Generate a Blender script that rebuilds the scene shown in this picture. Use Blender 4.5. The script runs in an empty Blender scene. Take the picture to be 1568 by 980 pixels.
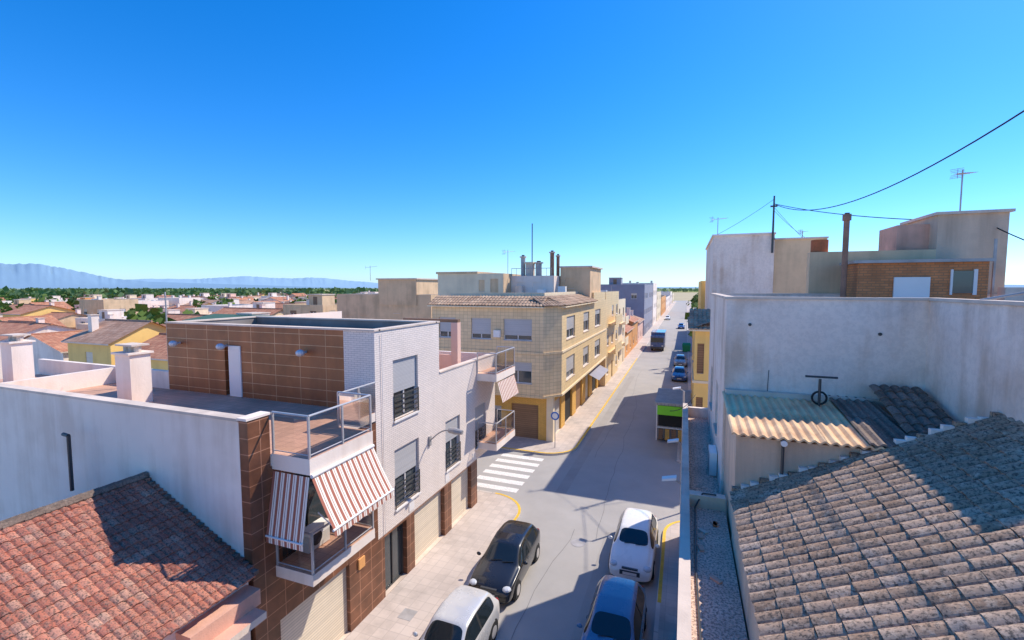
import bpy, bmesh, math, random
from mathutils import Vector, Matrix
random.seed(7)
R=random.random
def U_(a,b): return a+(b-a)*random.random()
scene=bpy.context.scene
# ------------------------------------------------------------------ materials
def newmat(name):
    m=bpy.data.materials.new(name); m.use_nodes=True
    nt=m.node_tree; return m,nt.nodes,nt.links,nt.nodes['Principled BSDF']
def mixn(n,l,fac,a,b,mode='MIX'):
    x=n.new('ShaderNodeMix'); x.data_type='RGBA'; x.blend_type=mode
    for i,v in ((0,fac),(6,a),(7,b)):
        if isinstance(v,bpy.types.NodeSocket): l.new(v,x.inputs[i])
        elif i==0: x.inputs[0].default_value=v
        else: x.inputs[i].default_value=(v[0],v[1],v[2],1)
    return x.outputs[2]
def noise(n,l,vec,scale,detail=6,rough=.6,sc=None):
    if sc is not None:
        mp=n.new('ShaderNodeMapping'); mp.inputs['Scale'].default_value=sc
        l.new(vec,mp.inputs['Vector']); vec=mp.outputs['Vector']
    t=n.new('ShaderNodeTexNoise'); t.inputs['Scale'].default_value=scale
    t.inputs['Detail'].default_value=detail; t.inputs['Roughness'].default_value=rough
    l.new(vec,t.inputs['Vector']); return t.outputs['Fac']
def ramp(n,l,fac,stops):
    r=n.new('ShaderNodeValToRGB'); e=r.color_ramp.elements
    while len(e)<len(stops): e.new(.5)
    for i,(p,c) in enumerate(stops):
        e[i].position=p
        if not hasattr(c,'__len__'): c=(c,c,c)
        e[i].color=(c[0],c[1],c[2],1)
    l.new(fac,r.inputs['Fac']); return r.outputs['Color']
def dk(c,k): return tuple(min(1,x*k) for x in c)
MATS={}
def mat(name,col,rough=.85,var=.15,scale=.8,bump=0,bscale=30,metal=0,stain=0,staincol=None,brick=None,mortar=None,coat=0,speck=0,spec=None,b2=.88):
    m,n,l,b=newmat(name)
    tc=n.new('ShaderNodeTexCoord'); ob=tc.outputs['Object']; uv=tc.outputs['UV']
    f=noise(n,l,ob,scale)
    c=mixn(n,l,ramp(n,l,f,[(.3,0),(.7,1)]),dk(col,1-var),dk(col,1+var))
    if brick:
        bw,bh,ms,off=brick
        bt=n.new('ShaderNodeTexBrick'); l.new(uv,bt.inputs['Vector'])
        bt.inputs['Scale'].default_value=1; bt.inputs['Brick Width'].default_value=bw
        bt.inputs['Row Height'].default_value=bh; bt.inputs['Mortar Size'].default_value=ms
        bt.inputs['Mortar Smooth'].default_value=.1; bt.inputs['Bias'].default_value=0
        bt.offset=off
        bt.inputs['Color1'].default_value=(1,1,1,1); bt.inputs['Color2'].default_value=(b2,b2,b2,1)
        mc=mortar if mortar else (.6,.6,.6)
        bt.inputs['Mortar'].default_value=(*mc,1)
        c=mixn(n,l,1.0,c,bt.outputs['Color'],'MULTIPLY')
    if stain:
        s=noise(n,l,ob,1,5,.6,(1.7,1.7,.16))
        s2=noise(n,l,ob,.45,4,.6)
        mm=n.new('ShaderNodeMath'); mm.operation='MULTIPLY'; l.new(s,mm.inputs[0]); l.new(s2,mm.inputs[1])
        fa=ramp(n,l,mm.outputs[0],[(.22,0),(.38,stain)])
        c=mixn(n,l,fa,c,staincol or dk(col,.45))
    if speck:
        s=noise(n,l,ob,bscale,3,.7)
        c=mixn(n,l,ramp(n,l,s,[(.42,speck),(.55,0)]),c,dk(col,.4))
    l.new(c,b.inputs['Base Color'])
    rr=n.new('ShaderNodeMapRange'); l.new(f,rr.inputs[0]); rr.inputs[3].default_value=max(.02,rough-.08); rr.inputs[4].default_value=min(1,rough+.08)
    l.new(rr.outputs[0],b.inputs['Roughness'])
    b.inputs['Metallic'].default_value=metal
    if coat: b.inputs['Coat Weight'].default_value=coat; b.inputs['Coat Roughness'].default_value=.03
    if spec is not None: b.inputs['Specular IOR Level'].default_value=spec
    if bump:
        bp=n.new('ShaderNodeBump'); bp.inputs['Strength'].default_value=bump; bp.inputs['Distance'].default_value=.03
        l.new(noise(n,l,ob,bscale,4,.6),bp.inputs['Height']); l.new(bp.outputs[0],b.inputs['Normal'])
    MATS[name]=m; return m
def tilemat(name,cols,su=1,sv=1,lich=.35,lcol=(.42,.38,.30),ridge=0,dirt=.55):
    m,n,l,b=newmat(name)
    tc=n.new('ShaderNodeTexCoord')
    mp=n.new('ShaderNodeMapping'); mp.inputs['Scale'].default_value=(su,sv,1); l.new(tc.outputs['UV'],mp.inputs['Vector'])
    fl=n.new('ShaderNodeVectorMath'); fl.operation='FLOOR'; l.new(mp.outputs[0],fl.inputs[0])
    wn=n.new('ShaderNodeTexWhiteNoise'); wn.noise_dimensions='2D'; l.new(fl.outputs[0],wn.inputs['Vector'])
    k=len(cols)-1
    c=ramp(n,l,wn.outputs['Value'],[(i/k,cc) for i,cc in enumerate(cols)])
    ob=tc.outputs['Object']
    big=noise(n,l,ob,.7,5,.6)
    c=mixn(n,l,ramp(n,l,big,[(.4,0),(.65,.55)]),c,dk(cols[0],.6))
    li=noise(n,l,ob,9,6,.75)
    c=mixn(n,l,ramp(n,l,li,[(.50,0),(.64,lich)]),c,lcol)
    dd=noise(n,l,ob,23,4,.7)
    c=mixn(n,l,ramp(n,l,dd,[(.38,dirt),(.52,0)]),c,(.06,.05,.04))
    if ridge:
        sx=n.new('ShaderNodeSeparateXYZ'); l.new(mp.outputs[0],sx.inputs[0])
        for o in (0,1):
            fr=n.new('ShaderNodeMath'); fr.operation='FRACT'; l.new(sx.outputs[o],fr.inputs[0])
            c=mixn(n,l,ramp(n,l,fr.outputs[0],[(0,.55),(.2,0)]),c,dk(cols[0],.35))
    l.new(c,b.inputs['Base Color']); b.inputs['Roughness'].default_value=.9
    bp=n.new('ShaderNodeBump'); bp.inputs['Strength'].default_value=.5; bp.inputs['Distance'].default_value=.01
    l.new(li,bp.inputs['Height']); l.new(bp.outputs[0],b.inputs['Normal'])
    MATS[name]=m
def stripemat(name,c1,c2,freq):
    m,n,l,b=newmat(name); tc=n.new('ShaderNodeTexCoord')
    sx=n.new('ShaderNodeSeparateXYZ'); l.new(tc.outputs['UV'],sx.inputs[0])
    mu=n.new('ShaderNodeMath'); mu.operation='MULTIPLY'; l.new(sx.outputs[0],mu.inputs[0]); mu.inputs[1].default_value=freq
    fr=n.new('ShaderNodeMath'); fr.operation='FRACT'; l.new(mu.outputs[0],fr.inputs[0])
    r=n.new('ShaderNodeValToRGB'); r.color_ramp.interpolation='CONSTANT'
    e=r.color_ramp.elements
    for i in range(3): e.new(.5)
    for i,(p,c) in enumerate([(0,c1),(.42,c2),(.62,dk(c1,.75)),(.7,c2),(.99,c2)]):
        e[i].position=p; e[i].color=(*c,1)
    l.new(fr.outputs[0],r.inputs[0]); l.new(r.outputs[0],b.inputs['Base Color']); b.inputs['Roughness'].default_value=.9
    MATS[name]=m
def glassmat(name,tint,a):
    m,n,l,b=newmat(name)
    g=n.new('ShaderNodeBsdfGlossy'); g.inputs['Roughness'].default_value=.03; g.inputs['Color'].default_value=(.8,.85,.9,1)
    t=n.new('ShaderNodeBsdfTransparent'); t.inputs['Color'].default_value=(*tint,1)
    fr=n.new('ShaderNodeFresnel'); fr.inputs['IOR'].default_value=1.5
    ad=n.new('ShaderNodeMath'); ad.operation='ADD'; ad.inputs[1].default_value=a; l.new(fr.outputs[0],ad.inputs[0])
    mx=n.new('ShaderNodeMixShader'); l.new(ad.outputs[0],mx.inputs[0]); l.new(t.outputs[0],mx.inputs[1]); l.new(g.outputs[0],mx.inputs[2])
    l.new(mx.outputs[0],n['Material Output'].inputs['Surface']); MATS[name]=m

mat('white_brick',(.92,.79,.69),.7,.05,.5,brick=(.25,.075,.007,.5),mortar=(.60,.58,.58),stain=.12,b2=.93)
mat('white_plaster',(.95,.80,.68),.9,.06,.4,bump=.25,bscale=14,stain=.5,staincol=(.66,.50,.38))
mat('old_plaster',(.97,.79,.67),.9,.07,.7,bump=.4,bscale=9,stain=.75,staincol=(.62,.43,.30),speck=.14)
mat('grey_render',(.74,.53,.37),.92,.18,.9,bump=.4,bscale=12,stain=.6,staincol=(.38,.26,.18))
mat('tan_render',(.78,.54,.32),.92,.12,.6,bump=.2,bscale=12,stain=.4)
mat('brown_tile',(.36,.125,.042),.40,.35,.9,brick=(1.2,.40,.012,.0),mortar=(1.9,3.2,5.2),stain=.5,staincol=(.17,.065,.028),b2=.94)
mat('dark_brown_tile',(.20,.08,.04),.4,.4,1.5,brick=(.6,.40,.012,.0),mortar=(2.2,2.6,3))
mat('terrace_floor',(.70,.40,.27),.8,.15,.6,brick=(.3,.3,.008,0),stain=.3)
mat('roof_deck',(.27,.23,.20),.8,.25,.5,stain=.4)
mat('beige_tile',(.90,.66,.38),.55,.06,.5,brick=(.33,.25,.012,0),mortar=(.62,.62,.62),stain=.2)
mat('beige_tile_light',(.88,.65,.35),.55,.06,.5,brick=(.33,.25,.012,0),mortar=(.70,.70,.70))
mat('ochre_brick',(.80,.46,.11),.7,.12,.5,brick=(.25,.08,.01,.5),mortar=(.6,.6,.6))
mat('cream',(.88,.71,.48),.8,.08,.8,stain=.2)
mat('yellow_wall',(.96,.62,.20),.85,.07,.6,stain=.2,bump=.1)
mat('orange_wall',(.80,.38,.13),.85,.1,.6,stain=.25)
mat('slate_wall',(.32,.31,.36),.85,.1,.6)
mat('pink_wall',(.84,.53,.41),.85,.1,.6,stain=.2)
mat('shutter',(.58,.56,.55),.5,.05,.5,brick=(20,.05,.008,0),mortar=(.6,.6,.6))
mat('cream_shutter',(.84,.71,.54),.6,.06,.5,brick=(20,.09,.01,0),mortar=(.65,.65,.65),stain=.15)
mat('brown_door',(.30,.17,.09),.6,.2,.6,brick=(20,.15,.01,0),mortar=(.4,.4,.4))
mat('white_paint',(.90,.85,.79),.5,.04,1)
mat('frame_dark',(.06,.06,.06),.4,.1,1)
mat('frame_white',(.86,.80,.75),.4,.05,1)
mat('steel',(.54,.51,.49),.35,.1,2,metal=.2)
mat('galv',(.44,.41,.39),.5,.2,2,metal=.2)
mat('window_glass',(.05,.065,.075),.06,.3,.4,spec=.9)
mat('dark_interior',(.02,.02,.02),.8,.2,1)
mat('concrete',(.76,.61,.49),.9,.12,.8,stain=.4,bump=.2)
mat('salmon_top',(.80,.44,.31),.9,.15,1.2,stain=.5,bump=.3)
mat('gravel',(.86,.61,.48),.95,.2,1.0,bump=1,bscale=22,speck=.95,stain=.2)
mat('asphalt',(.42,.39,.36),.9,.10,.35,bump=.3,bscale=60,stain=.12,staincol=(.30,.275,.25),speck=.12)
mat('asphalt_patch',(.38,.35,.32),.9,.10,.5,bump=.3,bscale=60,speck=.15)
mat('tar_seal',(.22,.21,.20),.7,.2,2)
mat('pavement',(.62,.52,.45),.85,.08,.3,brick=(.4,.4,.010,0),mortar=(.76,.76,.76),stain=.35)
mat('kerb',(.64,.57,.51),.85,.12,1,brick=(.8,5,.02,0))
mat('kerb_yellow',(.88,.53,.05),.7,.18,3,speck=.3)
mat('road_white',(.88,.83,.77),.7,.12,3,speck=.35,bscale=12)
mat('rubber',(.02,.02,.02),.8,.2,3)
mat('fibre_cement',(1.0,.60,.34),.9,.2,1.2,stain=.8,staincol=(.52,.28,.15),bump=.2)
mat('orange_brick',(.76,.27,.09),.7,.2,2,brick=(.25,.09,.014,.5),mortar=(.55,.7,.9),stain=.3,b2=.75)
mat('rust',(.50,.14,.05),.8,.3,3)
mat('pipe_brown',(.32,.17,.11),.7,.3,2,stain=.4)
mat('green_sign',(.26,.78,.03),.5,.05,1)
mat('green_bin',(.02,.30,.10),.5,.1,1)
mat('kiosk_grey',(.46,.43,.40),.6,.1,1,brick=(.25,20,.02,0))
mat('blue_plastic',(.03,.15,.5),.5,.1,1)
mat('green_awning',(.06,.14,.09),.8,.1,1)
mat('foliage',(.15,.22,.035),.85,.55,.08)
mat('foliage_far',(.16,.245,.08),.9,.30,.02)
mat('field',(.50,.40,.22),.95,.15,.05)
mat('hill_haze',(.22,.345,.455),1,.03,.0012,spec=0)  # distance haze is painted into the base colour of both hill ranges
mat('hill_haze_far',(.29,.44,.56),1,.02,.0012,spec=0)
for nm,c in (('paint_black',(.014,.014,.015)),('paint_silver',(.66,.64,.61)),('paint_white',(.92,.88,.82)),('paint_blue',(.045,.17,.33)),('paint_navy',(.03,.08,.24)),('paint_red',(.4,.03,.02)),('paint_grey',(.25,.25,.25))):
    mat(nm,c,.28,.04,1,coat=.8,metal=.2 if nm=='paint_silver' else 0)
mat('car_glass',(.015,.022,.026),.05,.1,1,spec=.8)
mat('lamp_glass',(.6,.62,.65),.15,.1,2,spec=.9)
mat('tail_red',(.35,.01,.01),.2,.1,2)
tilemat('red_tiles',[(.42,.13,.08),(.56,.19,.115),(.66,.27,.17),(.46,.15,.10),(.64,.35,.24)],lich=.6,lcol=(.36,.25,.19),dirt=.85)
tilemat('grey_tiles',[(.36,.215,.13),(.48,.30,.19),(.56,.37,.25),(.40,.25,.155),(.60,.42,.30)],lich=.6,lcol=(.66,.49,.35),dirt=.85)
tilemat('dark_tiles',[(.16,.11,.08),(.24,.17,.13),(.32,.23,.18)],lich=.4,lcol=(.42,.33,.26))
tilemat('eave_tiles',[(.44,.26,.16),(.60,.38,.24),(.70,.47,.30),(.50,.31,.20)],lich=.4)
tilemat('village_tiles',[(.54,.18,.09),(.66,.27,.14),(.74,.35,.19),(.60,.23,.12)],3.6,2.4,lich=.3,ridge=1,dirt=.4)
tilemat('village_tiles_brown',[(.52,.27,.16),(.64,.36,.23),(.70,.43,.29)],3.6,2.4,lich=.3,ridge=1,dirt=.4)
stripemat('awning',(.40,.14,.09),(.92,.81,.69),5.0)
glassmat('balcony_glass',(.82,.79,.76),.06)
def groundmat():
    m,n,l,b=newmat('ground_fields'); tc=n.new('ShaderNodeTexCoord'); ob=tc.outputs['Object']
    v=n.new('ShaderNodeTexVoronoi'); v.inputs['Scale'].default_value=.011; l.new(ob,v.inputs['Vector'])
    s=n.new('ShaderNodeSeparateColor'); l.new(v.outputs['Color'],s.inputs[0])
    far=ramp(n,l,s.outputs[0],[(0,(.14,.22,.06)),(.35,(.19,.27,.08)),(.6,(.48,.39,.20)),(.8,(.17,.25,.08)),(1,(.54,.45,.26))])
    near=mixn(n,l,noise(n,l,ob,.3),(.42,.35,.27),(.54,.47,.38))
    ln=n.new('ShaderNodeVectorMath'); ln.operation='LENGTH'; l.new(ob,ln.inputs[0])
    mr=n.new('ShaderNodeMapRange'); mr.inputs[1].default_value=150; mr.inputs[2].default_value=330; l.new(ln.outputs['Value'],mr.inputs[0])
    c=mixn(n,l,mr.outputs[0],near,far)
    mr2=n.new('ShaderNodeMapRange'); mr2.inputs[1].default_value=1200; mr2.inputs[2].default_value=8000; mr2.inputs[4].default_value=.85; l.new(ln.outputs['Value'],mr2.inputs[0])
    c=mixn(n,l,mr2.outputs[0],c,(.26,.39,.46))  # aerial haze painted into the colour: ground turns blue-grey with distance
    l.new(c,b.inputs['Base Color']); b.inputs['Roughness'].default_value=1; b.inputs['Specular IOR Level'].default_value=0
    MATS['ground']=m
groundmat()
# ------------------------------------------------------------------ builder
class B:
    def __init__(s,name): s.name=name; s.v=[]; s.f=[]; s.m=[]; s.uv=[]; s.mats=[]; s.sm=[]
    def mi(s,m):
        if m not in s.mats: s.mats.append(m)
        return s.mats.index(m)
    def face(s,pts,m,uv=None,smooth=False):
        i=len(s.v); s.v+= [tuple(p) for p in pts]; s.f.append(list(range(i,i+len(pts)))); s.m.append(s.mi(m)); s.uv.append(uv); s.sm.append(smooth)
    def hexa(s,p,m):
        for q in ((3,2,1,0),(4,5,6,7),(0,1,5,4),(1,2,6,5),(2,3,7,6),(3,0,4,7)): s.face([p[k] for k in q],m)
    def box(s,x0,x1,y0,y1,z0,z1,m,top=None):
        if x0>x1:x0,x1=x1,x0
        if y0>y1:y0,y1=y1,y0
        p=[(x0,y0,z0),(x1,y0,z0),(x1,y1,z0),(x0,y1,z0),(x0,y0,z1),(x1,y0,z1),(x1,y1,z1),(x0,y1,z1)]
        for q in ((3,2,1,0),(4,5,6,7),(0,1,5,4),(1,2,6,5),(2,3,7,6),(3,0,4,7)):
            s.face([p[k] for k in q],top if (top and q[0]==4) else m)
    def cyl(s,a,b,r,m,n=10,r2=None,cap=True):
        a=Vector(a);b=Vector(b); d=(b-a).normalized(); r2=r if r2 is None else r2
        t=Vector((0,0,1)) if abs(d.z)<.9 else Vector((1,0,0))
        u=d.cross(t).normalized(); w=d.cross(u)
        A=[a+(u*math.cos(k*2*math.pi/n)+w*math.sin(k*2*math.pi/n))*r for k in range(n)]
        C=[b+(u*math.cos(k*2*math.pi/n)+w*math.sin(k*2*math.pi/n))*r2 for k in range(n)]
        for k in range(n):
            s.face([A[k],C[k],C[(k+1)%n],A[(k+1)%n]][::-1],m,smooth=True)
        if cap: s.face(A,m); s.face(C[::-1],m)
    def tube(s,pts,r,m,n=6):
        for i in range(len(pts)-1): s.cyl(pts[i],pts[i+1],r,m,n,cap=(i in(0,len(pts)-2)))
    def sphere(s,c,r,m,n=10,sc=(1,1,1)):
        c=Vector(c)
        def P(i,j):
            th=math.pi*i/n; ph=2*math.pi*j/(n)
            return c+Vector((math.sin(th)*math.cos(ph)*sc[0],math.sin(th)*math.sin(ph)*sc[1],math.cos(th)*sc[2]))*r
        for i in range(n):
            for j in range(n): s.face([P(i,j),P(i+1,j),P(i+1,j+1),P(i,j+1)],m,smooth=True)
    def build(s,parent=None):
        me=bpy.data.meshes.new(s.name)
        xs=[v[0] for v in s.v]; ys=[v[1] for v in s.v]; zs=[v[2] for v in s.v]
        o=Vector(((min(xs)+max(xs))/2,(min(ys)+max(ys))/2,min(zs)))
        me.from_pydata([(v[0]-o.x,v[1]-o.y,v[2]-o.z) for v in s.v],[],s.f)
        for m in s.mats: me.materials.append(MATS[m])
        ul=me.uv_layers.new(name='UVMap').data
        V=s.v
        for pi,p in enumerate(me.polygons):
            p.material_index=s.m[pi]; p.use_smooth=s.sm[pi]
            cu=s.uv[pi]
            if cu:
                for k,li in enumerate(p.loop_indices): ul[li].uv=cu[k]
            else:
                nn=p.normal
                if abs(nn.z)>.95:
                    for k,li in enumerate(p.loop_indices): q=V[s.f[pi][k]]; ul[li].uv=(q[0],q[1])
                else:
                    ua=Vector((-nn.y,nn.x,0)).normalized(); va=nn.cross(ua)
                    for k,li in enumerate(p.loop_indices):
                        q=Vector(V[s.f[pi][k]]); ul[li].uv=(q.dot(ua),q.dot(va))
        ob=bpy.data.objects.new(s.name,me); scene.collection.objects.link(ob); ob.location=o
        return ob
class Pl:
    def __init__(s,p0,p1):
        a=Vector((p0[0],p0[1],0)); b=Vector((p1[0],p1[1],0)); s.p=a; s.L=(b-a).length; s.d=(b-a).normalized(); s.n=Vector((s.d.y,-s.d.x,0))
    def W(s,u,z,o=0): q=s.p+s.d*u+s.n*o; return (q.x,q.y,z)
    def box(s,b,u0,u1,z0,z1,o0,o1,m):
        W=s.W
        b.hexa([W(u0,z0,o1),W(u1,z0,o1),W(u1,z0,o0),W(u0,z0,o0),W(u0,z1,o1),W(u1,z1,o1),W(u1,z1,o0),W(u0,z1,o0)],m)
def facade(b,p0,p1,z0,z1,holes,m,depth=.16,sh='shutter',frame='frame_white'):
    P=Pl(p0,p1); W=P.W
    us=sorted(set([0,P.L]+[h[0] for h in holes]+[h[1] for h in holes])); zs=sorted(set([z0,z1]+[h[2] for h in holes]+[h[3] for h in holes]))
    for i in range(len(us)-1):
        for j in range(len(zs)-1):
            cu=(us[i]+us[i+1])/2; cz=(zs[j]+zs[j+1])/2
            if any(h[0]<cu<h[1] and h[2]<cz<h[3] for h in holes): continue
            b.face([W(us[i],zs[j]),W(us[i+1],zs[j]),W(us[i+1],zs[j+1]),W(us[i],zs[j+1])],m)
    for h in holes:
        a,c,e,g,k=h[:5]; fr=h[5] if len(h)>5 else .5
        D=-depth
        b.face([W(a,e),W(a,e,D),W(a,g,D),W(a,g)][::-1],m); b.face([W(c,e),W(c,e,D),W(c,g,D),W(c,g)],m)
        b.face([W(a,e),W(c,e),W(c,e,D),W(a,e,D)][::-1],'concrete'); b.face([W(a,g),W(c,g),W(c,g,D),W(a,g,D)],m)
        if k in('g','bd','cs'):
            P.box(b,a+.002,c-.002,e+.002,g-.002,D-.05,D+.02,{'g':'cream_shutter','bd':'brown_door','cs':'shutter'}[k]); continue
        if k=='dark': b.face([W(a,e,D),W(c,e,D),W(c,g,D),W(a,g,D)],'dark_interior'); continue
        gm='window_glass'
        b.face([W(a,e,D),W(c,e,D),W(c,g,D),W(a,g,D)],gm)
        t=.06
        for q in ((a,a+t,e,g),(c-t,c,e,g),((a+c)/2-t/2,(a+c)/2+t/2,e+t,g-t),(a+t,c-t,e,e+t),(a+t,c-t,g-t,g)):
            P.box(b,q[0]+.001,q[1]-.001,q[2]+.001,q[3]-.001,D+.003,D+.045,'frame_dark' if k=='door' else frame)
        if fr>0: P.box(b,a+.012,c-.012,g-(g-e)*fr,g-.004,D+.05,D+.075,sh)
        if k=='rail':
            P.box(b,a-.03,c+.03,e-.06,e-.002,-.03,.07,'frame_white')
            for q in range(5):
                z=e+.12+q*.19; P.box(b,a,c,z,z+.05,.01,.04,'frame_dark')
            P.box(b,a,a+.03,e,e+.95,.012,.038,'frame_dark'); P.box(b,c-.03,c,e,e+.95,.012,.038,'frame_dark')
        elif k=='w': P.box(b,a-.05,c+.05,e-.05,e-.002,.0015,.05,'concrete')
def tiles(b,o,Ud,Vd,lu,lv,m,pitch=.22,course=.36,amp=.045,k=6,step=.03,sine=False,jit=.008):
    o=Vector(o);Ud=Vector(Ud).normalized();Vd=Vector(Vd).normalized();N=Ud.cross(Vd).normalized()
    nu=int(lu/pitch); nv=max(1,int(lv/course+.5))
    for j in range(nv):
        rj=[(R()-.5)*2*jit for _ in range(nu+1)]
        sj=[(R()-.5)*.03*(pitch/.22) for _ in range(nu+1)] if jit else [0]*(nu+1)
        def P(i,t):
            u=i/k; ti=min(int(u),nu-1); fr=u-int(u)
            h=amp*(math.sin(2*math.pi*u)*.5+.5) if sine else amp*abs(math.sin(math.pi*u))**.75
            v=(j+t)*course+(sj[ti] if t==0 else 0)
            return o+Ud*(u*pitch)+Vd*v+N*(h+step*(1-t)+(rj[ti] if 0<fr<1 else 0))
        for i in range(nu*k):
            u0=i/k+.001;u1=(i+1)/k-.001
            b.face([P(i,0),P(i+1,0),P(i+1,1),P(i,1)],m,[(u0,j+.01),(u1,j+.01),(u1,j+.99),(u0,j+.99)],smooth=False)
            if step:
                a0=P(i,0);a1=P(i+1,0)
                b.face([a0-N*(step+.03),a1-N*(step+.03),a1,a0],m,[(u0,j+.01),(u1,j+.01),(u1,j+.02),(u0,j+.02)])
def ribbon(b,pts,w,z,m):
    pts=[Vector((p[0],p[1],0)) for p in pts]; L=[];Rr=[]
    for i,p in enumerate(pts):
        a=pts[max(0,i-1)]; c=pts[min(len(pts)-1,i+1)]; d=(c-a).normalized(); n=Vector((d.y,-d.x,0))
        L.append(p-n*w/2); Rr.append(p+n*w/2)
    for i in range(len(pts)-1):
        b.face([(Rr[i].x,Rr[i].y,z),(Rr[i+1].x,Rr[i+1].y,z),(L[i+1].x,L[i+1].y,z),(L[i].x,L[i].y,z)],m)
def arc(cx,cy,r,a0,a1,n=8): return [(cx+r*math.cos(math.radians(a0+(a1-a0)*k/n)),cy+r*math.sin(math.radians(a0+(a1-a0)*k/n))) for k in range(n+1)]
def platform(name,poly,z,m):
    b=B(name); b.face([(x,y,z) for x,y in poly],m)
    n=len(poly)
    for i in range(n):
        p,q=poly[i],poly[(i+1)%n]; b.face([(p[0],p[1],-.02),(q[0],q[1],-.02),(q[0],q[1],z),(p[0],p[1],z)],'kerb')
    return b
# ------------------------------------------------------------------ ground, roads
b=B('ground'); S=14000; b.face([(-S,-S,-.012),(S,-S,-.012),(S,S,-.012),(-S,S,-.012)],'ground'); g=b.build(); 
b=B('dry_field'); b.face([(-60,420.5,-.006),(60,420.5,-.006),(120,1100,-.006),(-70,1100,-.006)],'field'); b.build()
b=B('road')
b.face([(-9,-12,0),(2,-12,0),(2,420,0),(-9,420,0)],'asphalt'); b.face([(-110,22.4,.0),(-9,22.4,0),(-9,31,0),(-110,31,0)],'asphalt'); b.face([(2,22.4,0),(70,22.4,0),(70,31.5,0),(2,31.5,0)],'asphalt')
for q in ((-6.5,-5.9,24,60),(-3.2,-2.5,6,21)): b.face([(q[0],q[2],.004),(q[1],q[2]+.1,.004),(q[1]+.05,q[3],.004),(q[0],q[3]-.1,.004)],'asphalt_patch')
for x0_,y0_,dx_,dy_,n_ in ((-5,8,.05,1,14),(-3.5,20,-.03,1,30),(-5.4,30,.02,1.2,30)):
    pts=[];x=x0_;y=y0_
    for k in range(n_): pts.append((x,y)); x+=dx_+U_(-.12,.12); y+=dy_+U_(-.1,.1)
    ribbon(b,pts,.025,.0085,'tar_seal')
b.build()
b=B('road_marking')
for k in range(6):
    y=23.25+k*.98; b.box(-11.4,-8.5,y,y+.5,.0005,.004,'road_white')
b.build()
A1=arc(-9.4,20.6,2.0,0,90)
near_l=[(-7.4,-12)]+A1+[(-110,22.6),(-110,-12)]
b=platform('pavement',near_l,.13,'pavement')
ribbon(b,[(-7.48,-12)]+[(x*1.0-.06,y-.06) for x,y in A1]+[(-40,22.52)],.14,.135,'kerb'); ribbon(b,[(-7.47,18.9)]+[(x-.05,y-.05) for x,y in A1],.13,.139,'kerb_yellow'); b.build()
A2=arc(-8.9,31.3,2.0,-90,0)
b=platform('pavement',[(-110,29.3)]+A2+[(-6.9,400),(-110,400)],.13,'pavement')
ribbon(b,[(-16,29.38)]+[(x-.05,y+.05) for x,y in A2]+[(-6.98,300)],.15,.135,'kerb'); ribbon(b,[(-13,29.37)]+[(x-.05,y+.05) for x,y in A2]+[(-6.97,75)],.15,.139,'kerb_yellow'); b.build()
A3=arc(.9,21.6,1.6,180,90)
b=platform('pavement',[(-.7,-12),(70,-12),(70,23.2)]+A3[::-1],.13,'pavement')
ribbon(b,[(-.62,-12)]+[(x+.05,y-.05) for x,y in A3]+[(30,23.12)],.14,.135,'kerb'); ribbon(b,[(-.62,16.5)]+[(x+.05,y-.05) for x,y in A3],.13,.139,'kerb_yellow'); b.build()
b=platform('pavement',[(70,30),(70,400),(.5,400),(.5,44),(-.3,42.5),(-.3,31.2),(.9,30)],.13,'pavement')
ribbon(b,[(30,30.08),(.95,30.08),(-.22,31.25),(-.22,42.45),(.58,43.95),(.58,300)],.15,.135,'kerb'); b.build()
b=B('manhole_cover')
b.cyl((-4.2,19.5,.001),(-4.2,19.5,.0095),.32,'galv',20); b.build()
b=B('manhole_cover'); b.box(-8.9,-8.4,12.6,13.1,.131,.136,'galv'); b.build()
# ------------------------------------------------------------------ white apartment building
def balcony(b,x0,x1,y0,y1,zb,zt,rail,slab='white_plaster',glass='balcony_glass'):
    b.box(x0+.002,x1,y0,y1,zb,zt,slab,top='terrace_floor')
    zr=zt+rail
    cs=[(x0+.03,y0+.04),(x1-.04,y0+.04),(x1-.04,y1-.04),(x0+.03,y1-.04)]
    for i in range(3):
        (ax,ay),(bx,by)=cs[i],cs[i+1]
        n=max(1,round(math.dist((ax,ay),(bx,by))/1.25))
        for q in range(0 if i==0 else 1,n+1):
            t=q/n; x=ax+(bx-ax)*t; y=ay+(by-ay)*t
            b.box(x-.025,x+.025,y-.025,y+.025,zt+.001,zr,'steel')
        b.face([(ax,ay,zt+.1),(bx,by,zt+.1),(bx,by,zr-.1),(ax,ay,zr-.1)],glass)
        b.cyl((ax,ay,zr),(bx,by,zr),.03,'steel',8)
        b.cyl((ax,ay,zt+.08),(bx,by,zt+.08),.015,'steel',6)
b=B('white_apartment_building')
X=-9.9
facade(b,(X,8.05),(X,13.0),.13,3.7,[(.75,3.45,.14,2.45,'g')],'dark_brown_tile')
facade(b,(X,8.05),(X,13.0),3.7,6.65,[(.9,3.0,3.95,6.2,'door',0)],'dark_brown_tile')
b.box(X-.28,X+.004,8.05,8.68,6.65,8.06,'dark_brown_tile'); b.box(X-.3,X+.03,8.0,8.7,8.06,8.12,'white_plaster')
b.box(-30,X-.29,8.05,8.30,0,8.02,'white_plaster'); b.box(-30,X-.3,8.02,8.34,8.02,8.09,'concrete')
b.face([(X-.29,8.055,0),(X,8.055,0),(X,8.055,6.65),(X-.29,8.055,6.65)],'dark_brown_tile')
b.box(-30,X-.01,8.30,12.99,6.7,7.0,'white_plaster',top='terrace_floor')
P=Pl((-20.4,13.0),(X,13.0))
facade(b,(-20.4,13.0),(-11.2,13.0),7.0,9.8,[(3.35,3.62,7.02,9.0,'dark')],'brown_tile')
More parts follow.
